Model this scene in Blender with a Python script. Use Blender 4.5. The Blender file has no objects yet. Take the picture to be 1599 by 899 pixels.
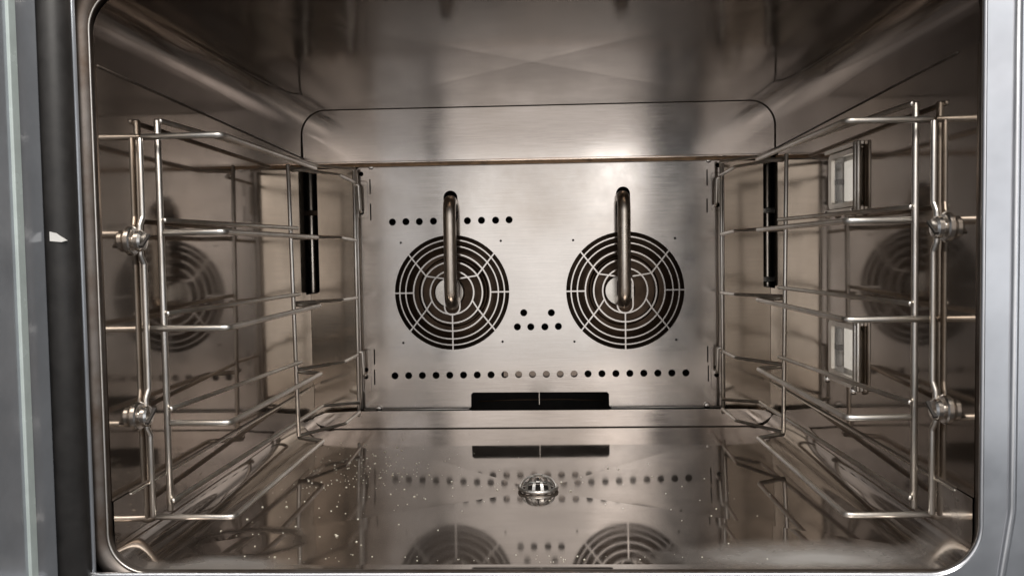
import bpy, bmesh, math, random
from mathutils import Vector, Matrix
random.seed(7)
PI = math.pi
sc = bpy.context.scene
COL = sc.collection

# ------------------------------------------------------------------ camera
yaw, pitch, roll = 0.0411, -0.0437, -0.0162
fwd = Vector((-math.sin(yaw)*math.cos(pitch), math.cos(yaw)*math.cos(pitch), math.sin(pitch)))
rt = Vector((math.cos(yaw), math.sin(yaw), 0))
up = rt.cross(fwd)
r2 = rt*math.cos(roll) + up*math.sin(roll)
u2 = up*math.cos(roll) - rt*math.sin(roll)
cam = bpy.data.cameras.new('camera')
cam.sensor_width = 36.0
cam.lens = 36.0*1300/1599
cam.clip_start = 0.01
cam.clip_end = 100
co = bpy.data.objects.new('camera', cam)
COL.objects.link(co)
M = Matrix((r2, u2, -fwd)).transposed().to_4x4()
co.matrix_world = M
sc.camera = co

# ------------------------------------------------------------------ world, lamps, exposure
w = bpy.data.worlds.new('World')
sc.world = w
w.use_nodes = True
bg = w.node_tree.nodes['Background']
bg.inputs[0].default_value = (0.95, 0.97, 1.0, 1)
bg.inputs[1].default_value = 0.13
def area(name, loc, target, sx, sy, power, col):
    l = bpy.data.lights.new(name, 'AREA')
    l.shape = 'RECTANGLE'; l.size = sx; l.size_y = sy
    l.energy = power; l.color = col
    o = bpy.data.objects.new(name, l); COL.objects.link(o)
    o.location = loc
    d = Vector(target) - Vector(loc)
    o.rotation_euler = d.to_track_quat('-Z', 'Y').to_euler()
    return o
# unseen light panels added behind the camera for the steel to reflect: a broad bright panel to the left, a second one to the right, one overhead
area('added_panel_wide', (0.0, -1.5, 0.52), (0.0, 1.0, 0.52), 0.90, 2.05, 7.0, (1.0, 0.97, 0.94))
area('added_panel_left', (-1.15, -1.5, 0.40), (-1.0, 1.0, 0.40), 1.20, 2.3, 7.0, (1.0, 0.97, 0.94))
area('added_panel_bright', (0.32, -1.45, 0.48), (0.32, 1.0, 0.48), 0.24, 0.60, 0.7, (1.0, 0.98, 0.96))
area('added_panel_right', (0.98, -1.5, 0.55), (0.98, 1.0, 0.55), 0.50, 1.6, 3.6, (1.0, 0.97, 0.95))
area('added_panel_cool', (1.95, -1.5, 0.35), (1.2, 1.0, 0.2), 0.95, 2.0, 7.5, (0.93, 0.965, 1.0))  # added cool panel that brightens the right side of the frame
area('kitchen_lamp_overhead', (0.15, -0.35, 1.5), (0.0, 0.75, -0.2), 0.9, 0.9, 38, (1.0, 0.96, 0.9))
sc.view_settings.view_transform = 'Standard'
sc.view_settings.look = 'None'
sc.view_settings.exposure = 0.0
sc.view_settings.gamma = 1.0
sc.view_settings.use_curve_mapping = False
sc.render.engine = 'CYCLES'
sc.cycles.max_bounces = 16
sc.cycles.glossy_bounces = 12
sc.cycles.diffuse_bounces = 4

# ------------------------------------------------------------------ materials
def new_mat(name):
    m = bpy.data.materials.new(name); m.use_nodes = True
    nt = m.node_tree
    return m, nt, nt.nodes['Principled BSDF']
def mapped_noise(nt, scale, stretch=(1, 1, 1), detail=4, rough=0.6):
    tc = nt.nodes.new('ShaderNodeTexCoord')
    mp = nt.nodes.new('ShaderNodeMapping'); mp.inputs['Scale'].default_value = stretch
    nz = nt.nodes.new('ShaderNodeTexNoise')
    nz.inputs['Scale'].default_value = scale; nz.inputs['Detail'].default_value = detail
    nz.inputs['Roughness'].default_value = rough
    nt.links.new(tc.outputs['Object'], mp.inputs[0]); nt.links.new(mp.outputs[0], nz.inputs['Vector'])
    return nz.outputs['Fac']
def ramp(nt, fac, stops):
    r = nt.nodes.new('ShaderNodeValToRGB')
    while len(r.color_ramp.elements) < len(stops): r.color_ramp.elements.new(0.5)
    for e, (p, c) in zip(r.color_ramp.elements, stops):
        e.position = p
        e.color = c if len(c) == 4 else (*c, 1)
    nt.links.new(fac, r.inputs[0])
    return r.outputs[0]
def maprange(nt, fac, a, b, c, d):
    n = nt.nodes.new('ShaderNodeMapRange')
    n.inputs[1].default_value = a; n.inputs[2].default_value = b
    n.inputs[3].default_value = c; n.inputs[4].default_value = d
    nt.links.new(fac, n.inputs[0]); return n.outputs[0]
def math_node(nt, op, a, b):
    n = nt.nodes.new('ShaderNodeMath'); n.operation = op
    for i, v in enumerate((a, b)):
        if isinstance(v, (int, float)): n.inputs[i].default_value = v
        else: nt.links.new(v, n.inputs[i])
    return n.outputs[0]
def mixc(nt, fac, a, b):
    n = nt.nodes.new('ShaderNodeMix'); n.data_type = 'RGBA'
    for sock, v in ((n.inputs[0], fac), (n.inputs[6], a), (n.inputs[7], b)):
        if isinstance(v, (int, float)): sock.default_value = v
        elif isinstance(v, tuple): sock.default_value = (*v, 1)
        else: nt.links.new(v, sock)
    return n.outputs[2]
def steel(name, base, stain, rough, grain=(1, 40, 40), stain_scale=6, stain_amt=(0.45, 0.75), aniso=0.0, tangent=None, bump=0.03, rvar=0.05, wav=0.0, haze=0.0):
    m, nt, b = new_mat(name)
    b.inputs['Metallic'].default_value = 1.0
    st = mapped_noise(nt, stain_scale, (1, 1, 1), 5, 0.6)
    stf = maprange(nt, st, stain_amt[0], stain_amt[1], 0, 1)
    gr = mapped_noise(nt, 22, grain, 3, 0.7)
    c1 = mixc(nt, stf, base, stain)
    gm = maprange(nt, gr, 0.3, 0.7, 0.90, 1.07)
    vm = nt.nodes.new('ShaderNodeVectorMath'); vm.operation = 'SCALE'
    nt.links.new(c1, vm.inputs[0]); nt.links.new(gm, vm.inputs['Scale'])
    nt.links.new(vm.outputs[0], b.inputs['Base Color'])
    sm = mapped_noise(nt, 14, (1, 1, 1), 6, 0.65)
    r = math_node(nt, 'ADD', maprange(nt, sm, 0.3, 0.75, rough-rvar*0.6, rough+rvar), maprange(nt, gr, 0.3, 0.7, -rvar*0.4, rvar*0.4))
    r = math_node(nt, 'ADD', r, maprange(nt, stf, 0, 1, 0, 0.06))
    nt.links.new(r, b.inputs['Roughness'])
    if aniso:
        b.inputs['Anisotropic'].default_value = aniso
        cv = nt.nodes.new('ShaderNodeCombineXYZ')
        for i in range(3): cv.inputs[i].default_value = tangent[i]
        nt.links.new(cv.outputs[0], b.inputs['Tangent'])
    bp = nt.nodes.new('ShaderNodeBump'); bp.inputs['Strength'].default_value = bump
    bp.inputs['Distance'].default_value = 0.0006
    nt.links.new(gr, bp.inputs['Height'])
    last = bp
    if wav:
        wv = mapped_noise(nt, 5.5, (1, 1, 1), 1, 0.4)
        b2 = nt.nodes.new('ShaderNodeBump'); b2.inputs['Strength'].default_value = wav
        b2.inputs['Distance'].default_value = 0.004
        nt.links.new(wv, b2.inputs['Height']); nt.links.new(bp.outputs[0], b2.inputs['Normal'])
        last = b2
    nt.links.new(last.outputs[0], b.inputs['Normal'])
    if haze:
        h = nt.nodes.new('ShaderNodeBsdfPrincipled'); h.inputs['Metallic'].default_value = 1.0
        h.inputs['Roughness'].default_value = 0.5
        h.name = 'haze_bsdf'
        nt.links.new(vm.outputs[0], h.inputs['Base Color'])
        mx = nt.nodes.new('ShaderNodeMixShader')
        nt.links.new(maprange(nt, sm, 0.3, 0.7, haze*0.6, haze*1.4), mx.inputs[0])
        nt.links.new(b.outputs[0], mx.inputs[1]); nt.links.new(h.outputs[0], mx.inputs[2])
        nt.links.new(mx.outputs[0], nt.nodes['Material Output'].inputs[0])
    return m
def plain(name, col, rough=0.5, metal=0.0, var=0.15, bump=0.0, scale=40):
    m, nt, b = new_mat(name)
    b.inputs['Metallic'].default_value = metal
    n = mapped_noise(nt, scale, (1, 1, 1), 5, 0.6)
    lo = tuple(c*(1-var) for c in col); hi = tuple(min(1, c*(1+var)) for c in col)
    nt.links.new(ramp(nt, n, [(0.3, lo), (0.7, hi)]), b.inputs['Base Color'])
    nt.links.new(maprange(nt, n, 0.3, 0.7, rough-0.06, rough+0.06), b.inputs['Roughness'])
    if bump:
        bp = nt.nodes.new('ShaderNodeBump'); bp.inputs['Strength'].default_value = bump; bp.inputs['Distance'].default_value = 0.001
        nt.links.new(n, bp.inputs['Height']); nt.links.new(bp.outputs[0], b.inputs['Normal'])
    return m

WARM = (0.60, 0.545, 0.49)
BROWN = (0.36, 0.30, 0.245)
m_baffle = steel('brushed_steel_baffle', (0.60, 0.562, 0.532), (0.50, 0.445, 0.40), 0.155, (1, 30, 60), 5, (0.42, 0.75), 0.65, (0, 0, 1), 0.0, 0.06, 0.03)
m_upper = steel('brushed_steel_upper', (0.70, 0.645, 0.605), (0.58, 0.515, 0.46), 0.125, (1, 30, 60), 5, (0.42, 0.75), 0.7, (0, 0, 1), 0.0, 0.05, 0.025)
m_strip = steel('back_strip_steel', (0.62, 0.56, 0.49), (0.5, 0.44, 0.37), 0.12, (1, 1, 40), 5, (0.45, 0.8), 0, None, 0.0, 0.03, 0.02)
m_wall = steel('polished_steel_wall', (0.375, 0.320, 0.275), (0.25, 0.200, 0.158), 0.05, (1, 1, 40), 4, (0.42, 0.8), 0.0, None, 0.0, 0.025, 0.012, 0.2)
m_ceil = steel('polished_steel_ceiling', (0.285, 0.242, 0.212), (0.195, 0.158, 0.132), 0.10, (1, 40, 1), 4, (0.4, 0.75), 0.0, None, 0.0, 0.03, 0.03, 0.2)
m_wire = steel('rack_wire_steel', (0.86, 0.82, 0.77), (0.62, 0.55, 0.47), 0.36, (1, 1, 1), 18, (0.45, 0.8), 0, None, 0.05, 0.06)
m_pipe = steel('tube_steel', (0.76, 0.69, 0.61), (0.52, 0.44, 0.36), 0.28, (20, 20, 1), 14, (0.4, 0.75), 0, None, 0.05, 0.05)
m_frame = steel('front_frame_steel', (0.74, 0.75, 0.78), (0.62, 0.62, 0.65), 0.30, (1, 40, 1), 5, (0.5, 0.8), 0, None, 0.04, 0.05)
m_rim = steel('opening_rim_steel', (0.25, 0.22, 0.20), (0.13, 0.09, 0.065), 0.5, (1, 1, 1), 30, (0.4, 0.75), 0, None, 0.2, 0.08)
m_chrome = steel('chrome', (0.80, 0.77, 0.74), (0.6, 0.55, 0.5), 0.24, (1, 1, 1), 40, (0.5, 0.8), 0, None, 0.02, 0.03)
m_strainer = steel('strainer_steel', (0.86, 0.84, 0.81), (0.7, 0.66, 0.6), 0.38, (1, 1, 1), 40, (0.5, 0.8), 0, None, 0.02, 0.05)
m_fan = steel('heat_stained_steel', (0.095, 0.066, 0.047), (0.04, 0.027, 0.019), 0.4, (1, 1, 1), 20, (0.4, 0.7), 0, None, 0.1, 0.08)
m_hub = steel('hub_steel', (0.66, 0.62, 0.57), (0.5, 0.45, 0.4), 0.25, (1, 1, 1), 20, (0.45, 0.8), 0, None, 0.05, 0.05)
m_dark = plain('dark_steel', (0.035, 0.030, 0.027), 0.6, 0.0, 0.4)
m_black = plain('black_rubber', (0.026, 0.024, 0.023), 0.5, 0.0, 0.3, 0.2, 60)
m_bead = plain('dark_seam_joint', (0.075, 0.058, 0.045), 0.6, 0.0, 0.4)
m_rust = plain('rusty_edge', (0.30, 0.19, 0.11), 0.45, 0.6, 0.5, 0.3, 60)
m_crumb = plain('golden_crumb', (0.95, 0.84, 0.66), 0.3, 0.0, 0.35, 0, 300)
m_doorface = plain('door_inner_panel', (0.40, 0.42, 0.455), 0.18, 0.4, 0.12, 0.05, 20)
m_glassedge = plain('glass_edge', (0.55, 0.62, 0.60), 0.25, 0.0, 0.1)
m_white = plain('white_lamp_reflector', (0.80, 0.78, 0.75), 0.35, 0.0, 0.05)
m_ceramic = plain('lamp_ceramic', (0.30, 0.29, 0.28), 0.3, 0.0, 0.2)
def glass_mat():
    m, nt, b = new_mat('lamp_cover_glass')
    out = nt.nodes['Material Output']
    tr = nt.nodes.new('ShaderNodeBsdfTransparent'); gl = nt.nodes.new('ShaderNodeBsdfGlossy')
    gl.inputs['Roughness'].default_value = 0.05
    mx = nt.nodes.new('ShaderNodeMixShader')
    mx.inputs[0].default_value = 0.10; nt.links.new(tr.outputs[0], mx.inputs[1]); nt.links.new(gl.outputs[0], mx.inputs[2])
    nt.links.new(mx.outputs[0], out.inputs[0])
    return m
m_glass = glass_mat()
def bulb_mat():
    m, nt, b = new_mat('lamp_bulb_glow')
    b.inputs['Base Color'].default_value = (0.6, 0.57, 0.52, 1)
    b.inputs['Emission Color'].default_value = (1, 0.93, 0.82, 1)
    b.inputs['Emission Strength'].default_value = 0.5
    return m
m_bulb = bulb_mat()

def floor_mat():
    m = steel('polished_steel_floor', (0.425, 0.375, 0.338), (0.31, 0.26, 0.222), 0.045, (1, 40, 1), 4, (0.4, 0.8), 0, None, 0.0, 0.02, 0.008, 0.2)
    nt = m.node_tree; b = nt.nodes['Principled BSDF']
    # burnt-on ring stain near the front left and reflected outside light painted as a pale sheen at the front right
    tc = nt.nodes.new('ShaderNodeTexCoord')
    nzv = mapped_noise(nt, 30, (1, 1, 1), 4, 0.6)
    def dist(cx, cy, sx, sy):
        mp = nt.nodes.new('ShaderNodeMapping'); mp.vector_type = 'POINT'
        mp.inputs['Scale'].default_value = (1/sx, 1/sy, 0)
        mp.inputs['Location'].default_value = (-cx/sx, -cy/sy, 0)
        nt.links.new(tc.outputs['Object'], mp.inputs[0])
        ln = nt.nodes.new('ShaderNodeVectorMath'); ln.operation = 'LENGTH'
        nt.links.new(mp.outputs[0], ln.inputs[0])
        return math_node(nt, 'ADD', ln.outputs['Value'], maprange(nt, nzv, 0.3, 0.7, -0.16, 0.16))
    d = dist(-0.262, 0.695, 0.048, 0.038)
    ring = math_node(nt, 'MULTIPLY', maprange(nt, d, 0.7, 0.97, 0, 1), maprange(nt, d, 1.0, 1.2, 1, 0))
    ring = math_node(nt, 'MULTIPLY', ring, 0.85)
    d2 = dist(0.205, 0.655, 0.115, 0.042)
    painted_sheen = maprange(nt, d2, 0.15, 1.2, 0.9, 0)
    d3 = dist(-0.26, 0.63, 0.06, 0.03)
    painted_sheen = math_node(nt, 'MAXIMUM', painted_sheen, math_node(nt, 'MULTIPLY', maprange(nt, d3, 0.6, 1.2, 1, 0), 0.6))
    src = b.inputs['Base Color'].links[0].from_socket
    c = mixc(nt, ring, src, (0.07, 0.045, 0.03))
    c = mixc(nt, math_node(nt, 'MULTIPLY', painted_sheen, 0.9), c, (0.88, 0.87, 0.86))
    nt.links.new(c, b.inputs['Base Color'])
    rs = b.inputs['Roughness'].links[0].from_socket
    r = math_node(nt, 'ADD', rs, math_node(nt, 'MULTIPLY', painted_sheen, 0.38))
    r = math_node(nt, 'ADD', r, math_node(nt, 'MULTIPLY', ring, 0.3))
    nt.links.new(r, b.inputs['Roughness'])
    nt.links.new(maprange(nt, painted_sheen, 0, 1, 1.0, 0.45), b.inputs['Metallic'])
    return m
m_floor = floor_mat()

# ------------------------------------------------------------------ helpers
def empty(name, loc, label, cat, group=None):
    o = bpy.data.objects.new(name, None); COL.objects.link(o)
    o.location = loc; o.empty_display_size = 0.05
    o['label'] = label; o['category'] = cat
    if group: o['group'] = group
    return o
def wloc(o):
    v = Vector((0, 0, 0))
    while o: v += o.location; o = o.parent
    return v
def link(name, me, mat, parent=None, smooth=False):
    o = bpy.data.objects.new(name, me); COL.objects.link(o)
    me.materials.clear(); me.materials.append(mat)
    if parent:
        o.parent = parent; o.location = -wloc(parent)      # meshes are written in world metres
    if smooth:
        me.polygons.foreach_set('use_smooth', [True]*len(me.polygons))
    return o
def mesh_obj(name, verts, faces, mat, parent=None, smooth=False):
    me = bpy.data.meshes.new(name); me.from_pydata([tuple(v) for v in verts], [], faces); me.update()
    return link(name, me, mat, parent, smooth)
def bm_obj(name, bm, mat, parent=None, smooth=False):
    me = bpy.data.meshes.new(name); bm.to_mesh(me); bm.free()
    return link(name, me, mat, parent, smooth)
def fillet(pts, r, n=6, closed=False):
    pts = [Vector(p) for p in pts]; out = []
    N = len(pts)
    for i in range(N):
        if not closed and i in (0, N-1): out.append(pts[i]); continue
        a, b, c = pts[i-1], pts[i], pts[(i+1) % N]
        d1 = (a-b); d2 = (c-b); l1, l2 = d1.length, d2.length
        d1.normalize(); d2.normalize()
        ang = d1.angle(d2, PI)
        if ang > PI-0.02: out.append(b); continue
        t = min(r/math.tan(ang/2), l1*0.49, l2*0.49)
        p0, p1 = b+d1*t, b+d2*t
        for k in range(n+1):
            s = k/n
            out.append(p0*(1-s)**2 + b*2*s*(1-s) + p1*s*s)
    return out
def tube_bm(bm, pts, r, seg=10, closed=False, caps=True):
    pts = [Vector(p) for p in pts]; N = len(pts)
    T = []
    for i in range(N):
        a = pts[i-1] if (i > 0 or closed) else pts[i]
        c = pts[(i+1) % N] if (i < N-1 or closed) else pts[i]
        T.append((c-a).normalized())
    ref = Vector((0, 0, 1)) if abs(T[0].z) < 0.9 else Vector((1, 0, 0))
    nrm = (ref - T[0]*ref.dot(T[0])).normalized()
    rings = []
    for i in range(N):
        if i: nrm = (nrm - T[i]*nrm.dot(T[i])).normalized()
        bn = T[i].cross(nrm)
        rr = r[i] if isinstance(r, (list, tuple)) else r
        rings.append([bm.verts.new(pts[i] + (nrm*math.cos(2*PI*k/seg) + bn*math.sin(2*PI*k/seg))*rr) for k in range(seg)])
    for i in range(N if closed else N-1):
        A, B = rings[i], rings[(i+1) % N]
        for k in range(seg):
            bm.faces.new((A[k], A[(k+1) % seg], B[(k+1) % seg], B[k]))
    if caps and not closed:
        bm.faces.new(rings[0][::-1]); bm.faces.new(rings[-1])
def tube(name, pts, r, mat, parent=None, fil=0.0, seg=10, closed=False):
    if fil: pts = fillet(pts, fil, 6, closed)
    # rounded ends
    bm = bmesh.new()
    if not closed:
        pts = [Vector(p) for p in pts]
        d0 = (pts[0]-pts[1]).normalized(); d1 = (pts[-1]-pts[-2]).normalized()
        pts2 = [pts[0]+d0*r*0.5] + pts + [pts[-1]+d1*r*0.5]
        rad = [r*0.7] + [r]*len(pts) + [r*0.7]
        tube_bm(bm, pts2, rad, seg)
    else:
        tube_bm(bm, pts, r, seg, True)
    bmesh.ops.recalc_face_normals(bm, faces=bm.faces)
    return bm_obj(name, bm, mat, parent, True)
def box_bm(bm, x0, x1, y0, y1, z0, z1, bev=0.0):
    r = bmesh.ops.create_cube(bm, size=1)
    for v in r['verts']:
        v.co = Vector(((x0+x1)/2 + v.co.x*(x1-x0), (y0+y1)/2 + v.co.y*(y1-y0), (z0+z1)/2 + v.co.z*(z1-z0)))
    if bev:
        es = list({e for v in r['verts'] for e in v.link_edges})
        bmesh.ops.bevel(bm, geom=es, offset=bev, segments=2, profile=0.5, affect='EDGES')
def box(name, x0, x1, y0, y1, z0, z1, mat, parent, bev=0.0):
    bm = bmesh.new(); box_bm(bm, x0, x1, y0, y1, z0, z1, bev)
    return bm_obj(name, bm, mat, parent)
def lathe(name, prof, centre, axis, mat, parent, seg=24, smooth=True):
    # prof: list of (radius, height along axis)
    bm = bmesh.new(); c = Vector(centre); ax = Vector(axis).normalized()
    ref = Vector((0, 0, 1)) if abs(ax.z) < 0.9 else Vector((1, 0, 0))
    e1 = (ref - ax*ref.dot(ax)).normalized(); e2 = ax.cross(e1)
    rings = []
    for (r, h) in prof:
        rings.append([bm.verts.new(c + ax*h + (e1*math.cos(2*PI*k/seg) + e2*math.sin(2*PI*k/seg))*max(r, 1e-5)) for k in range(seg)])
    for A, B in zip(rings, rings[1:]):
        for k in range(seg): bm.faces.new((A[k], A[(k+1) % seg], B[(k+1) % seg], B[k]))
    bm.faces.new(rings[0][::-1]); bm.faces.new(rings[-1])
    bmesh.ops.recalc_face_normals(bm, faces=bm.faces)
    o = bm_obj(name, bm, mat, parent, smooth)
    if smooth: sharp(o)
    return o
def sharp(o, deg=35):
    bm = bmesh.new(); bm.from_mesh(o.data)
    for e in bm.edges:
        if len(e.link_faces) == 2 and e.calc_face_angle(0) > math.radians(deg): e.smooth = False
    bm.to_mesh(o.data); bm.free()
def circ(cx, cy, r, n=24): return [(cx+r*math.cos(2*PI*k/n), cy+r*math.sin(2*PI*k/n)) for k in range(n)]
def obround(cx, z0, z1, r, n=10):
    p = [(cx+r*math.cos(PI*k/n), z1-r+r*math.sin(PI*k/n)) for k in range(n+1)]
    p += [(cx-r*math.cos(PI*k/n), z0+r-r*math.sin(PI*k/n)) for k in range(n+1)]
    return p
def rrect(x0, x1, z0, z1, r, n=8):
    out = []
    for cx, cz, a in ((x1-r, z1-r, 0), (x0+r, z1-r, PI/2), (x0+r, z0+r, PI), (x1-r, z0+r, 1.5*PI)):
        for k in range(n+1): out.append((cx+r*math.cos(a+PI/2*k/n), cz+r*math.sin(a+PI/2*k/n)))
    return out
def sheet_mesh(loops, th, bev=0.0):
    cu = bpy.data.curves.new('sheet', 'CURVE'); cu.dimensions = '2D'; cu.fill_mode = 'BOTH'
    cu.extrude = th/2 - bev; cu.bevel_depth = bev; cu.bevel_resolution = 0; cu.offset = -bev
    for lp in loops:
        s = cu.splines.new('POLY'); s.points.add(len(lp)-1)
        for q, (x, y) in zip(s.points, lp): q.co = (x, y, 0, 1)
        s.use_cyclic_u = True
    o = bpy.data.objects.new('sheet', cu); COL.objects.link(o)
    dg = bpy.context.evaluated_depsgraph_get()
    me = bpy.data.meshes.new_from_object(o.evaluated_get(dg))
    bpy.data.objects.remove(o); bpy.data.curves.remove(cu)
    return me
def sheet_xz(name, loops, Y, th, mat, parent, yfun=None, bev=0.0):
    me = sheet_mesh(loops, th, bev)
    for v in me.vertices:
        x, z, t = v.co
        v.co = (x, (yfun(x, z) if yfun else Y) - t, z)
    me.update()
    return link(name, me, mat, parent)
def sheet_yz(name, loops, X, th, mat, parent):        # loops in (Y, Z)
    me = sheet_mesh(loops, th)
    for v in me.vertices:
        y, z, t = v.co
        v.co = (X + t, y, z)
    me.update()
    return link(name, me, mat, parent)

# ------------------------------------------------------------------ dimensions (metres, camera at the origin)
XL, XR = -0.336, 0.313          # side walls
XC = (XL+XR)/2
YF, YB = 0.617, 1.150           # front edge of the liner, back of the cavity
ZF, ZC = -0.2455, 0.199         # floor, ceiling
YBAF = 1.167                    # baffle plate
RC = 0.034                      # corner radius of the liner
SEAM_F, SEAM_B = 0.1445, 0.1335 # upper seam height at front / back
SEAM_LOW = -0.187

oven = empty('combi_oven', (XC, (YF+YB)/2, ZF-0.02), 'open stainless steel oven with two round fan grilles in its back wall', 'oven')

# ---- outer casing and chamber behind the baffle: dark boxes that keep light out
bm = bmesh.new(); box_bm(bm, -0.46, 0.46, 0.602, 1.40, -0.34, 0.30)
bmesh.ops.delete(bm, geom=[f for f in bm.faces if f.calc_center_median().y < 0.61], context='FACES')
bm_obj('outer_casing', bm, m_dark, oven)
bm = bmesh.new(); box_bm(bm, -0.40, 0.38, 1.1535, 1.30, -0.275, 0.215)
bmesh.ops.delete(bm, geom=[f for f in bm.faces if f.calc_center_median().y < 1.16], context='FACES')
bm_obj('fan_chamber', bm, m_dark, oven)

# ---- floor pan: four facets falling to the drain, rounded edges turning up the walls
FX0, FX1, FY0, FY1 = XL+0.032, XR-0.032, 0.640, YB
DX, DY, DROP = -0.0115, 0.868, 0.0058
YK = 0.688                     # where the front creases meet the side edges
def edge_z(x, y): return ZF + max(0, YK-y)*DROP/(DY-YK)
def floor_z(x, y):
    tx = (x-DX)/(FX1-DX) if x > DX else (x-DX)/(FX0-DX)
    ty = (y-DY)/(FY1-DY) if y > DY else (y-DY)/(FY0-DY)
    t = max(0, min(1, max(tx, ty)))
    return edge_z(DX+(x-DX)/max(t, 1e-4), DY+(y-DY)/max(t, 1e-4))*t + (ZF-DROP)*(1-t)
# slight dishing of the pressed sheet: rings of quads between the edge and the drain
bm = bmesh.new()
corners = [(FX0, FY0), (FX1, FY0), (FX1, YK), (FX1, FY1), (FX0, FY1), (FX0, YK)]
prev = None
for j in range(0, 9):
    t = 1 - j/8*0.94
    ring = []
    for q in range(6):
        a, b = corners[q], corners[(q+1) % 6]
        for k in range(8):
            s = k/8
            x = DX + ((a[0]*(1-s)+b[0]*s)-DX)*t; y = DY + ((a[1]*(1-s)+b[1]*s)-DY)*t
            ring.append(bm.verts.new((x, y, edge_z(a[0]*(1-s)+b[0]*s, a[1]*(1-s)+b[1]*s)*t + (ZF-DROP)*(1-t))))
    if prev:
        for k in range(48): bm.faces.new((prev[k], prev[(k+1) % 48], ring[(k+1) % 48], ring[k]))
    prev = ring
bm.faces.new(prev)
bmesh.ops.recalc_face_normals(bm, faces=bm.faces)
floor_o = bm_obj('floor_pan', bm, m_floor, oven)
if floor_o.data.polygons[0].normal.z < 0: floor_o.data.flip_normals()
def strip(name, prof, y0, y1, mat, smooth=True, ny=1):
    # prof: (x, z) list swept from y0 to y1 ; y may depend on nothing else
    vs, fs = [], []
    for j in range(ny+1):
        y = y0+(y1-y0)*j/ny
        for (x, z) in prof: vs.append((x, y, z))
    n = len(prof)
    for j in range(ny):
        for i in range(n-1): fs.append((j*n+i, j*n+i+1, (j+1)*n+i+1, (j+1)*n+i))
    return mesh_obj(name, vs, fs, mat, oven, smooth)
for sgn, xw in ((-1, XL), (1, XR)):
    r = 0.030; xi = xw - sgn*0.0015
    vs, fs = [], []; NY = 20
    for j in range(NY+1):
        y = YF+0.002+(1.1725-YF-0.002)*j/NY
        ez = edge_z(0, max(y, FY0))
        vs.append((xw-sgn*0.0325, y, ez))
        for k in range(13):
            a = PI/2*k/12
            rz = ZF+r-ez
            vs.append((xi-sgn*r+sgn*r*math.sin(a), y, ez+rz-rz*math.cos(a)))
        vs.append((xi, y, SEAM_LOW))
    for j in range(NY):
        for i in range(14): fs.append((j*15+i, j*15+i+1, (j+1)*15+i+1, (j+1)*15+i))
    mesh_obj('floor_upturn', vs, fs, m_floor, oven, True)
# front slope of the floor up to the rim
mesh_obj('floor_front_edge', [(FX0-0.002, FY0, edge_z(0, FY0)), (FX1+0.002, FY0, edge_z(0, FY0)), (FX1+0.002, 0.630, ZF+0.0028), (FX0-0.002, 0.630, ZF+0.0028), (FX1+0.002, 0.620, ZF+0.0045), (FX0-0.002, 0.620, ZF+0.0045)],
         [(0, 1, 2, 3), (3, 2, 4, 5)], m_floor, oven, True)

# ---- side walls (the right one with two lamp windows)
LAMPS = [(0.842, 0.925, 0.040, 0.098), (0.842, 0.925, -0.139, -0.080)]
def seam(y): return SEAM_F + (SEAM_B-SEAM_F)*(y-YF)/(YB-YF)
loops = [[(YF+0.002, SEAM_LOW), (YB, SEAM_LOW), (1.1730, SEAM_LOW), (1.1730, -0.0560), (YB, -0.0560), (YB, SEAM_B), (YF+0.002, SEAM_F)]]
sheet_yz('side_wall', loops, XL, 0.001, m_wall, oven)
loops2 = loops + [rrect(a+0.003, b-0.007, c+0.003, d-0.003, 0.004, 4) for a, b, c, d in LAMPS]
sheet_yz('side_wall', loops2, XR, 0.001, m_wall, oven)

# ---- upper liner: rounded hood over the seam, ceiling pressed into four facets
for sgn, xw in ((-1, XL), (1, XR)):
    vs, fs = [], []
    n = 14
    for y in (YF, YB):
        vs.append((xw, y, seam(y)))
        for k in range(13):
            a = PI/2*k/12
            vs.append((xw-sgn*RC+sgn*RC*math.cos(a), y, ZC-RC+RC*math.sin(a)))
    for i in range(n-1): fs.append((i, i+1, n+i+1, n+i))
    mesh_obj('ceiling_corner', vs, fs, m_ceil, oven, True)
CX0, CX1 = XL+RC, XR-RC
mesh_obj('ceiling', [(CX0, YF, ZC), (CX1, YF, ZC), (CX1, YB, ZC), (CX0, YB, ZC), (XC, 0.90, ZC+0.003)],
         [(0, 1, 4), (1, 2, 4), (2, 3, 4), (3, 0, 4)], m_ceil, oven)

# ---- seams
for sgn, xw in ((-1, XL), (1, XR)):
    xs = xw - sgn*0.0006
    y0 = YF+0.004 if sgn < 0 else 0.648
    tube('seam_joint', [(xs, y0, seam(y0)), (xs, YB-0.002, SEAM_B)], 0.0012, m_bead, oven, 0, 6)
    tube('seam_joint', [(xs, 0.645, SEAM_LOW+0.0005), (xs, YB-0.002, SEAM_LOW+0.0005)], 0.0010, m_bead, oven, 0, 6)
    tube('seam_lip', [(xw-sgn*0.0018, 0.645, SEAM_LOW-0.0016), (xw-sgn*0.0018, YB-0.002, SEAM_LOW-0.0016)], 0.0009, m_wire, oven, 0, 6)

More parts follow.
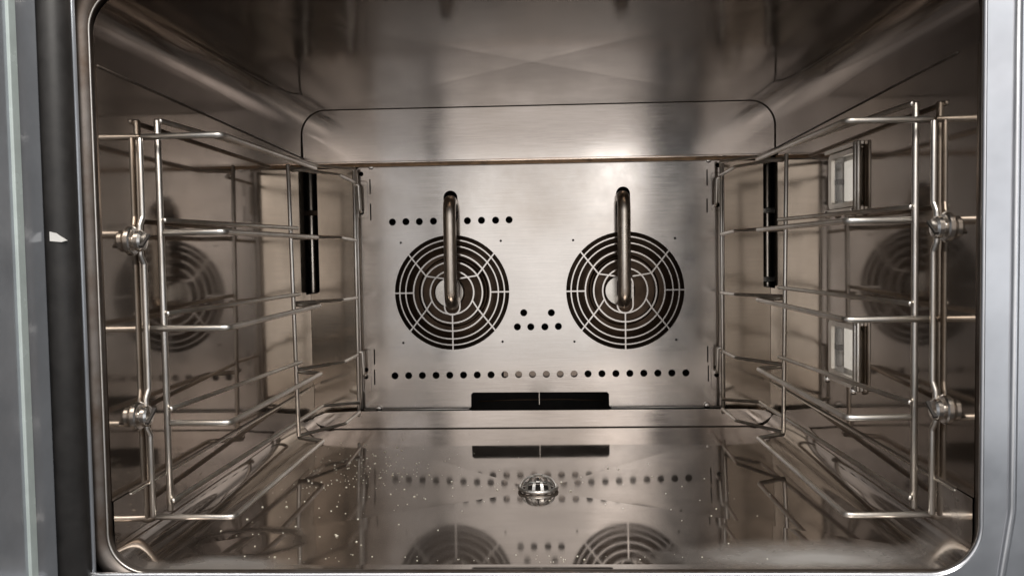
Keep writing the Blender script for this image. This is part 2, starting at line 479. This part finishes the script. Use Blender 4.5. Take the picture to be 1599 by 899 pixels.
# ---- back of the liner: band above the baffle and low band under it
def band(z0, z1, r, top):
    x0, x1 = XL+0.0008, XR-0.0008
    pts = []
    if top:
        pts = [(x0, z0), (x1, z0)] + [(x1-r+r*math.cos(PI/2*k/10), z1-r+r*math.sin(PI/2*k/10)) for k in range(11)] + [(x0+r-r*math.sin(PI/2*k/10), z1-r+r*math.cos(PI/2*k/10)) for k in range(11)]
    return pts
up_pts = band(0.1275, ZC-0.0004, 0.0335, True)
sheet_xz('upper_back_panel', [up_pts], YB+0.001, 0.0016, m_upper, oven)
tube('panel_joint', [(x, YB-0.0002, z) for x, z in [(XL+0.0015, 0.1275)] + up_pts[:1:-1][0:0] + [(x, z) for x, z in reversed(up_pts[1:])][0:] ], 0.00045, m_bead, oven, 0, 6)
box('panel_lip', XL+0.004, XR-0.004, YB-0.0012, YB+0.010, 0.1248, 0.1274, m_upper, oven, 0.0008)
box('rusty_gap', XL+0.006, XR-0.004, YB+0.009, YB+0.0135, 0.1212, 0.1246, m_rust, oven)
low = [(-0.300, ZF+0.0005), (0.277, ZF+0.0005), (0.296, -0.2405), (0.306, -0.233), (0.3075, -0.2275), (0.300, -0.2235), (0.270, -0.2215), (-0.270, -0.2205), (-0.313, -0.2225), (-0.329, -0.2275), (-0.331, -0.2325), (-0.322, -0.2400)]
sheet_xz('lower_back_panel', [low], YB+0.001, 0.0016, m_upper, oven)
tube('panel_joint', [(x, YB-0.0004, z) for x, z in ((-0.316, -0.2225), (-0.329, -0.2275), (-0.332, -0.2325), (-0.322, -0.2402), (-0.300, ZF+0.0003), (0.277, ZF+0.0003), (0.296, -0.2407), (0.307, -0.233), (0.3085, -0.2275), (0.300, -0.2235))], 0.0009, m_bead, oven, 0.006, 6)

# ---- side strips of the back, angled back towards the air gaps
def strip_y(sgn):
    xi = -0.2655 if sgn < 0 else 0.2465
    return lambda x, z: 1.1685 + abs(x-xi)*0.08
xe = {-1: (-0.264, -0.3222, -0.3352), 1: (0.245, 0.3025, 0.3122)}
for sgn in (-1, 1):
    xi, xm, xo = xe[sgn]
    pts = fillet([Vector((x, z, 0)) for x, z in ((xi, -0.2285), (xi, 0.1205), (xm, 0.1205), (xm, -0.054), (xo, -0.054), (xo, -0.2285))], 0.003, 4, True)
    sheet_xz('back_side_strip', [[(p.x, p.y) for p in pts]], 0, 0.0015, m_strip, oven, strip_y(sgn))
    X = -0.338 if sgn < 0 else 0.314
    pipe = tube('riser_pipe', [(X, 1.195, -0.235), (X, 1.195, 0.16)], 0.0060, m_pipe, oven, 0, 12)
    for zz in ((0.052, -0.045) if sgn > 0 else (0.06,)):
        box('pipe_clamp', X-0.012, X+0.012, 1.1880, 1.1930, zz-0.004, zz+0.004, m_hub if sgn > 0 else m_fan, pipe, 0.001)

# ---- baffle plate with every opening cut through
BX0, BX1, BZ0, BZ1 = -0.2645, 0.2465, -0.2215, 0.1212
FANS = [(-0.1326, -0.0562, 0.0818), (0.1100, -0.0568, 0.0832)]
notch = [(BX0, BZ0), (-0.112, BZ0), (-0.1085, BZ0+0.003), (-0.1082, -0.2005), (-0.1052, -0.1978), (0.083, -0.1988), (0.0860, -0.2015), (0.0862, BZ0+0.003), (0.0897, BZ0), (BX1, BZ0), (BX1, BZ1-0.004), (BX1-0.004, BZ1), (BX0+0.004, BZ1), (BX0, BZ1-0.004)]
loops = [notch]
for fx, fz, fr in FANS: loops.append(circ(fx, fz, fr, 72))
ROW = [(-0.216 + i*(0.1934+0.216)/21, -0.1730) for i in range(22)]
UPR = [(-0.2148, 0.0440), (-0.1957, 0.0442), (-0.1767, 0.0440), (-0.1568, 0.0443), (-0.109, 0.0440), (-0.0892, 0.0442), (-0.0694, 0.0440), (-0.0505, 0.0443)]
MID = [(-0.032, -0.086), (0.0067, -0.0865), (-0.0413, -0.1058), (-0.0224, -0.106), (-0.0026, -0.1062), (0.0163, -0.1058)]
for x, z in ROW+UPR+MID: loops.append(circ(x, z, 0.0050, 16))
for x, z in [(-0.2036, 0.0148), (-0.0627, 0.0152), (-0.2031, -0.1265), (-0.0624, -0.1263), (0.0385, 0.0144), (0.1797, 0.0147), (0.0385, -0.1275), (0.1804, -0.1265)]:
    loops.append(circ(x, z, 0.0017, 8))
for x, a, b in [(-0.2453, 0.0839, 0.1045), (-0.2453, 0.0470, 0.0704), (-0.2448, -0.1565, -0.1351), (-0.2452, -0.1854, -0.1640), (0.2243, 0.0865, 0.1085), (0.2241, 0.0493, 0.0688), (0.2238, -0.1584, -0.136), (0.2244, -0.1854, -0.1629)]:
    loops.append([(x-0.0009, a), (x+0.0009, a), (x+0.0009, b), (x-0.0009, b)])
for x, z in [(-0.2575, 0.112), (0.2393, 0.1143), (-0.2578, 0.0581), (0.2382, 0.0597), (-0.257, -0.1640), (-0.2572, -0.1742), (0.2358, -0.1660), (0.2358, -0.1765)]:
    loops.append(circ(x, z, 0.0033, 12))
loops.append(obround(-0.1322, 0.040, 0.0865, 0.0098))
loops.append(obround(0.1085, 0.040, 0.0875, 0.0098))
baffle = sheet_xz('baffle_plate', loops, YBAF, 0.0015, m_baffle, oven)
# folded bright edges of the baffle
for x in (BX0, BX1):
    tube('baffle_edge', [(x, YBAF-0.0002, BZ0+0.001), (x, YBAF-0.0002, BZ1-0.004)], 0.0014, m_wire, baffle, 0, 8)
for a, b in ((BX0+0.004, -0.112), (0.0897, BX1-0.004)):
    tube('baffle_edge', [(a, YBAF-0.0002, BZ0), (b, YBAF-0.0002, BZ0)], 0.0012, m_wire, baffle, 0, 8)
for x, z in ((-0.243, 0.1222), (0.226, 0.1222), (-0.2395, -0.2195), (0.222, -0.2185)):
    lathe('baffle_screw', [(0.0045, -0.001), (0.0045, 0.0015), (0.003, 0.003), (0.0005, 0.0033)], (x, YBAF-0.001, z), (0, -1, 0), m_chrome, baffle, 12)
# pressed corner plates round the hanger holes
for x0, x1, z0, z1 in ((-0.2625, -0.2490, 0.050, 0.102), (0.2300, 0.2435, 0.052, 0.104), (-0.2615, -0.2500, -0.196, -0.135), (0.2285, 0.2420, -0.196, -0.137)):
    q = [(p[0], p[1]) for p in rrect(x0, x1, z0, z1, 0.004, 5)]
    tube('pressed_edge', [(x, YBAF-0.0007, z) for x, z in q], 0.0006, m_baffle, baffle, 0, 6, True)
# bright bracket seen through the middle holes of the lowest row
box('centre_bracket', -0.062, 0.048, 1.1745, 1.1765, -0.186, -0.158, m_ceil, oven)
box('notch_divider', -0.0125, -0.0115, 1.1695, 1.1715, -0.2165, -0.1975, m_hub, oven)
# shallow tray rim that shows at the back of the notch
tube('notch_tray_edge', [(-0.10, 1.190, -0.2150), (-0.05, 1.188, -0.2128), (0.03, 1.188, -0.2128), (0.08, 1.190, -0.2155)], 0.0011, m_fan, oven, 0.01, 6)

# ---- fan grilles: rings and spokes left in the plate
def ring_pts(fx, fz, r, wd): return [circ(fx, fz, r+wd/2, 64), circ(fx, fz, r-wd/2, 64)]
def bar_pts(x0, z0, x1, z1, wd):
    d = Vector((x1-x0, z1-z0)); n = Vector((-d.y, d.x)).normalized()*wd/2
    return [(x0+n.x, z0+n.y), (x0-n.x, z0-n.y), (x1-n.x, z1-n.y), (x1+n.x, z1+n.y)]
for fi, (fx, fz, fr) in enumerate(FANS):
    g = sheet_xz('fan_grille', ring_pts(fx, fz, fr-0.0004, 0.0013), YBAF, 0.0019, m_baffle, oven)
    g['label'] = ('round fan grille on the left half of the back plate', 'round fan grille on the right half of the back plate')[fi]
    W = 0.0019
    for q in (0.905, 0.80, 0.665, 0.525, 0.375):
        sheet_xz('grille_ring', ring_pts(fx, fz, fr*q, W*(0.9 if q > 0.7 else 1.05)), YBAF, 0.0013, m_baffle, g)
    def P(a, q): return (fx+fr*q*math.cos(math.radians(a)), fz+fr*q*math.sin(math.radians(a)))
    spk = [(P(0, 0.665), P(0, 1.0)), (P(180, 0.665), P(180, 1.0)), (P(270, 0.375), P(270, 1.0)), (P(90, 0.375), P(90, 1.0))]
    for a, a2 in ((42, 33), (138, 147), (222, 213), (318, 327)):
        spk.append((P(a2, 0.525), P(a, 1.0)))
        spk.append((P(a2, 0.525), P({42: 62, 138: 118, 222: 202, 318: 338}[a], 0.27 if a < 180 else 0.375)))
    for k, (p, q) in enumerate(spk):
        sheet_xz('grille_spoke', [bar_pts(*p, *q, W)], YBAF, 0.0017 + 0.00003*k, m_baffle, g)
    sheet_xz('tube_slot_rim', [obround(fx, fz-0.0325, fz+0.0215, 0.0118), obround(fx, fz-0.0305, fz+0.0195, 0.0098)], YBAF, 0.0023, m_baffle, g)
    # fan wheel behind the grille
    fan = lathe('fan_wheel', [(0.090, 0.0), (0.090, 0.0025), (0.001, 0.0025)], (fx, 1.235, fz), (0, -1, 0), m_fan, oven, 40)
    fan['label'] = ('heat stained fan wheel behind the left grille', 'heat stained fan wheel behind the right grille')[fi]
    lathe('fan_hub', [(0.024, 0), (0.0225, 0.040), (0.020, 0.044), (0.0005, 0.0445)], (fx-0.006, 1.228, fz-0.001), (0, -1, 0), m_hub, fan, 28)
    nb = 18
    bl = None
    for k in range(nb):
        a = 2*PI*k/nb
        c, s = math.cos(a), math.sin(a)
        def rp(r_, t_, y_): return (fx + r_*c - t_*s, y_, fz + r_*s + t_*c)
        vs = [rp(0.048, 0.0, 1.231), rp(0.070, 0.004, 1.231), rp(0.088, 0.014, 1.231), rp(0.048, 0.0, 1.195), rp(0.070, 0.004, 1.195), rp(0.088, 0.014, 1.195)]
        vs += [(x-0.0012*s, y, z+0.0012*c) for x, y, z in vs]
        mesh_obj('fan_blade', vs, [(0, 1, 4, 3), (1, 2, 5, 4), (6, 9, 10, 7), (7, 10, 11, 8), (0, 6, 7, 1), (1, 7, 8, 2), (3, 4, 10, 9), (4, 5, 11, 10), (0, 3, 9, 6), (2, 8, 11, 5)], m_fan, fan)
    lathe('fan_inlet_ring', [(0.060, 0), (0.091, 0.0), (0.091, 0.0015), (0.066, 0.002), (0.058, 0.007), (0.0565, 0.007)], (fx, 1.195, fz), (0, -1, 0), m_fan, fan, 48)
    for rr, yy in ((0.047, 1.188),):
        tube('heater_coil', [(fx+rr*math.cos(2*PI*k/48), yy, fz+rr*math.sin(2*PI*k/48)) for k in range(48)], 0.0032, m_fan, fan, 0, 8, True)
    # bent tube in front of the grille
    tx = -0.1308 if fi == 0 else 0.1070
    zt, zb = (0.0725, -0.0705) if fi == 0 else (0.0745, -0.0715)
    yp = 1.138
    t = tube('steam_tube', [(tx-0.0012, 1.205, zt-0.006), (tx, yp, zt), (tx-0.0004, yp, zb), (tx-0.001, 1.215, zb-0.002)], 0.0089, m_pipe, oven, 0.020, 20)
    t['label'] = ('bent steel tube running down to the left fan centre', 'bent steel tube running down to the right fan centre')[fi]

# ---- drain opening under the strainer
lathe('drain_hole', [(0.0185, 0), (0.0185, 0.0006), (0.0005, 0.0007)], (DX, DY, ZF-DROP), (0, 0, 1), m_dark, oven, 28, False)  # dark disc painted in for the shaded hole

# ---- lamp windows of the right wall
for i, (y0, y1, z0, z1) in enumerate(LAMPS):
    f = sheet_yz('lamp_window', [rrect(y0, y1, z0, z1, 0.006, 5), rrect(y0+0.005, y1-0.009, z0+0.005, z1-0.005, 0.004, 4)], XR-0.0022, 0.0036, m_wire, oven)
    f['label'] = ('upper rectangular lamp window in the right wall', 'lower rectangular lamp window in the right wall')[i]
    bm = bmesh.new(); box_bm(bm, XR+0.0006, XR+0.0115, y0+0.001, y1-0.002, z0+0.001, z1-0.001)
    bmesh.ops.delete(bm, geom=[q for q in bm.faces if q.calc_center_median().x < XR+0.002], context='FACES')
    bm_obj('lamp_reflector', bm, m_white, f)
    sheet_yz('lamp_glass', [rrect(y0+0.0045, y1-0.0085, z0+0.0045, z1-0.0045, 0.004, 4)], XR-0.0010, 0.0008, m_glass, f)
    yb = y1-0.008
    tube('lamp_bulb', [(XR+0.0052, yb, z0+0.010), (XR+0.0052, yb, z1-0.010)], 0.0036, m_ceramic, f, 0, 12)
    box('bulb_holder', XR+0.0012, XR+0.0100, yb-0.005, yb+0.005, (z0+z1)/2-0.003, (z0+z1)/2+0.003, m_dark, f, 0.001)
    box('lamp_diffuser', XR+0.0085, XR+0.0105, y0+0.006, yb-0.005, z0+0.008, z1-0.008, m_bulb, f)
    for yy, r in ((y0-0.0010, 0.0028), (y0-0.0085, 0.0024)):
        tube('lamp_guard_bar', [(XR-0.0055, yy, z0-0.004), (XR-0.0055, yy, z1+0.004)], r, m_wire, f, 0, 8)
    for zz in (z0-0.003, z1+0.003):
        box('lamp_bracket', XR-0.0070, XR-0.0006, y0-0.010, y1+0.004, zz-0.002, zz+0.002, m_wire, f, 0.0006)
    for yy in (y0+0.002, y1-0.003):
        lathe('lamp_screw', [(0.0042, 0), (0.0042, 0.003), (0.003, 0.0048), (0.0005, 0.005)], (XR-0.0042, yy, z0-0.006), (-1, 0, 0), m_chrome, f, 12)

# ---- knobs that hold the racks
KN = []
for sgn, xw in ((-1, XL), (1, XR)):
    for kz in (0.0135, -0.1295):
        ax = (-sgn, 0, 0)
        yk = 0.6635
        k = lathe('rack_knob', [(0.0118, 0.0005), (0.0118, 0.0022), (0.0105, 0.0032), (0.0050, 0.0034), (0.0050, 0.0046), (0.0082, 0.0050), (0.0088, 0.0058), (0.0088, 0.0088), (0.0074, 0.0106), (0.0040, 0.0115), (0.0005, 0.0117)], (xw, yk, kz), ax, m_chrome, oven, 28)
        xs = xw - sgn*0.0112
        bm = bmesh.new(); box_bm(bm, -0.0016, 0.0016, -0.0085, 0.0085, -0.0010, 0.0010)
        bmesh.ops.rotate(bm, verts=bm.verts, matrix=Matrix.Rotation(0.6, 3, 'X'))
        bmesh.ops.translate(bm, verts=bm.verts, vec=(xs, yk, kz))
        bm_obj('knob_slot', bm, m_dark, k)

# ---- opening rim, seal, front frame, door
OX0, OX1, OZ0, OZ1 = XL-0.0085, XR+0.0085, ZF-0.0025, ZC+0.0085
path = rrect(OX0, OX1, OZ0, OZ1, 0.037, 12)
tube('opening_rim', [(x, 0.6175, z) for x, z in path], 0.0085, m_rim, oven, 0, 14, True)
tube('rim_edge', [(x, 0.6125, z) for x, z in rrect(OX0+0.0080, OX1-0.0080, OZ0+0.0080, OZ1-0.0080, 0.030, 12)], 0.0009, m_wire, oven, 0, 8, True)
seal = [(x, 0.6070, z) for x, z in ((0.265, -0.2492), (0.3185, -0.2492), (0.3185, 0.215), (0.25, 0.215))]
tube('door_seal', seal, 0.0062, m_black, oven, 0.036, 12)
fr_loops = [[(-0.46, -0.34), (0.46, -0.34), (0.46, 0.30), (-0.46, 0.30)], rrect(-0.372, 0.3085, -0.2365, 0.235, 0.036, 10)]
ff = sheet_xz('front_frame', fr_loops, 0.600, 0.0030, m_frame, oven, None, 0.0006)
tube('frame_inner_edge', [(x, 0.6010, z) for x, z in rrect(-0.3722, 0.3090, -0.2370, 0.2352, 0.036, 12)], 0.0022, m_frame, ff, 0, 10, True)
# pressed ridge running down the right post of the frame
tube('frame_ridge', [(0.3300, 0.5985, 0.30), (0.3285, 0.5985, -0.19), (0.318, 0.5985, -0.26), (0.316, 0.5985, -0.33)], 0.0030, m_frame, ff, 0.06, 10)

door = box('door', -0.400, -0.3575, -0.10, 0.584, -0.33, 0.30, m_doorface, oven, 0.003)
door['label'] = 'open oven door seen edge-on at the left'
box('door_glass_edge', -0.3580, -0.3553, 0.5480, 0.5560, -0.32, 0.29, m_glassedge, door, 0.0006)
tube('door_gasket', [(-0.3540, 0.5960, -0.33), (-0.3540, 0.5960, 0.30)], 0.0122, m_black, door, 0, 18)
tube('gasket_lip', [(-0.3440, 0.6040, -0.33), (-0.3440, 0.6040, 0.30)], 0.0022, m_doorface, door, 0, 10)
chip = [(-0.3545, 0.0195), (-0.3505, 0.0185), (-0.3440, 0.0130), (-0.3470, 0.0120), (-0.3545, 0.0128)]
mesh_obj('gasket_chip', [(x, 0.5828+abs(x+0.354)*0.25, z) for x, z in chip] + [(x, 0.5850+abs(x+0.354)*0.25, z) for x, z in chip],
         [(4, 3, 2, 1, 0), (5, 6, 7, 8, 9)] + [(k, (k+1) % 5, 5+(k+1) % 5, 5+k) for k in range(5)], m_white, door)

# ------------------------------------------------------------------ wire racks
Z0, DZ = 0.1003, 0.08
def rack(sgn):
    # lateral positions of the left rack, mirrored about the cavity's middle for the right one
    mid = -0.01195
    def X(x): return x if sgn < 0 else 2*mid - x
    lab = ('five level steel wire tray rack on the left wall', 'five level steel wire tray rack on the right wall beside the lamp windows')[sgn > 0]
    R_ = empty('wire_rack', (X(-0.31), 0.85, Z0-4*DZ), lab, 'oven rack', 'wire tray racks on the two side walls')
    rw = 0.0026
    yf, yr = 0.6831, 0.9654
    xk = -0.2661; xw = -0.3322; xfp = -0.3268; xrp = -0.3005; xep = -0.2640
    def T(name, pts, r=rw, fil=0.0, seg=10): return tube(name, [(X(x), y, z) for x, y, z in pts], r, m_wire, R_, fil, seg)
    # posts
    T('front_post', [(xfp, 0.697, 0.1150), (xfp, 0.697, -0.2175)], 0.0028)
    T('rear_post', [(xrp-0.002, 0.977, 0.1060), (xrp+0.002, 0.977, -0.2160)], 0.0025)
    T('end_post', [(xep, 1.150, 0.1195), (xep-0.001, 1.150, -0.2265)], 0.0024)
    zs = [0.0985]
    wp = [(xw, 0.6765, 0.0975)]
    for kz in (0.0135, -0.1295):
        wp += [(xw, 0.6765, kz+0.0200), (xw-0.001, 0.6730, kz+0.0125), (xw-0.001, 0.6730, kz-0.0115), (xw, 0.6765, kz-0.0185)]
    wp += [(xw, 0.6765, -0.2165)]
    T('wall_post', wp, 0.0024, 0.005)
    for k in range(5):
        z = Z0 - k*DZ
        dx = random.uniform(-0.0012, 0.0012)
        full = k in (0, 2, 4)
        xs = -0.3345 if full else -0.3180
        T('support_rail', [(xs, yf+0.002, z-0.0002), (xk+dx, yf, z), (xk+dx*0.5, yr, z), (xrp+0.001, 0.982, z+0.0005)], rw, 0.006)
        # tray stop at the back of each level
        T('tray_stop', [(xrp, 0.983, z+0.0025), (-0.2625, 1.060, z+0.001), (xep, 1.148, z-0.001)], 0.0022, 0.006)
        if k in (1, 2, 3):
            zz = (0.0310, -0.0480, -0.1295)[k-1]
            T('guide_rail', [(xfp+0.0048, 0.694, zz), (xrp+0.0045, 0.985, zz+0.001)], 0.0022)
    T('top_rail', [(xfp+0.004, 0.694, 0.1145), (-0.3030, 1.105, 0.1185), (xep, 1.148, 0.1175)], 0.0024, 0.006)
    T('bottom_rail', [(xfp+0.004, 0.694, -0.2090), (-0.3050, 1.110, -0.2045), (xep, 1.148, -0.2075)], 0.0024, 0.006)
    for za, zb in ((0.096, 0.0585), (-0.137, -0.1725)):
        T('hanger_hook', [(xep, 1.1515, za), (xep+0.0050, 1.153, za), (xep+0.0058, 1.155, zb+0.001), (xep+0.0062, 1.172, zb-0.0005)], 0.0020, 0.005)
    return R_
rack(-1); rack(1)

# ------------------------------------------------------------------ drain strainer
ds = empty('drain_strainer', (DX, DY, ZF-DROP), 'small domed chrome strainer over the drain in the oven floor', 'drain strainer')
zb = ZF-DROP+0.001
ring = tube('strainer_ring', [(DX+0.0195*math.cos(2*PI*k/36), DY+0.0195*math.sin(2*PI*k/36), zb+0.002) for k in range(36)], 0.0020, m_strainer, ds, 0, 8, True)
lathe('strainer_cap', [(0.0055, 0.0), (0.0055, 0.0008), (0.004, 0.0014), (0.0005, 0.0015)], (DX, DY, zb+0.0140), (0, 0, 1), m_strainer, ds, 20)
for k in range(13):
    a = 2*PI*(k+0.25)/13
    pts = []
    for j in range(8):
        t = PI/2*j/7
        rr = 0.0050 + 0.0140*math.cos(t); zz = zb+0.002+0.0125*math.sin(t)
        pts.append((rr, zz))
    vs, fs = [], []
    for (rr, zz) in pts:
        wd = 0.0007+0.0010*(rr-0.0050)/0.0140
        for s, o_ in ((-1, 0), (1, 0), (1, -0.0008), (-1, -0.0008)):
            x = rr+o_; y = s*wd
            vs.append((DX+x*math.cos(a)-y*math.sin(a), DY+x*math.sin(a)+y*math.cos(a), zz+o_*0.5))
    for j in range(7):
        for q in range(4): fs.append((j*4+q, j*4+(q+1) % 4, (j+1)*4+(q+1) % 4, (j+1)*4+q))
    mesh_obj('strainer_rib', vs, fs, m_strainer, ds)

# ------------------------------------------------------------------ crumbs (nobody could count them)
bm = bmesh.new()
def crumb(x, y, s):
    z = floor_z(x, y); s *= 0.98
    r = bmesh.ops.create_icosphere(bm, subdivisions=1, radius=s)
    for v in r['verts']:
        v.co = Vector((v.co.x*random.uniform(0.7, 1.5), v.co.y*random.uniform(0.7, 1.3), v.co.z*random.uniform(0.5, 0.9))) + Vector((x, y, z+s*0.35))
def near(cx, cy, sx, sy, n, smin=0.0004, smax=0.0010):
    for _ in range(n):
        x = max(FX0+0.01, min(FX1-0.01, random.gauss(cx, sx))); y = max(FY0+0.005, min(FY1-0.03, random.gauss(cy, sy)))
        crumb(x, y, random.uniform(smin, smax)*random.choice((0.7, 0.8, 1, 1.3)))
near(-0.225, 0.93, 0.035, 0.07, 150)
near(-0.15, 0.90, 0.06, 0.08, 45)
near(-0.225, 0.72, 0.05, 0.04, 16, 0.0006, 0.0014)
near(0.06, 0.87, 0.06, 0.06, 14)
near(0.0, 0.90, 0.12, 0.08, 9)
near(-0.05, 0.655, 0.10, 0.007, 45, 0.0003, 0.0006)
near(0.16, 0.74, 0.05, 0.05, 5)
near(0.0, 0.78, 0.2, 0.06, 6)
cr = bm_obj('crumbs', bm, m_crumb, None)
cr['kind'] = 'stuff'; cr['label'] = 'golden food crumbs scattered over the oven floor'; cr['category'] = 'crumbs'
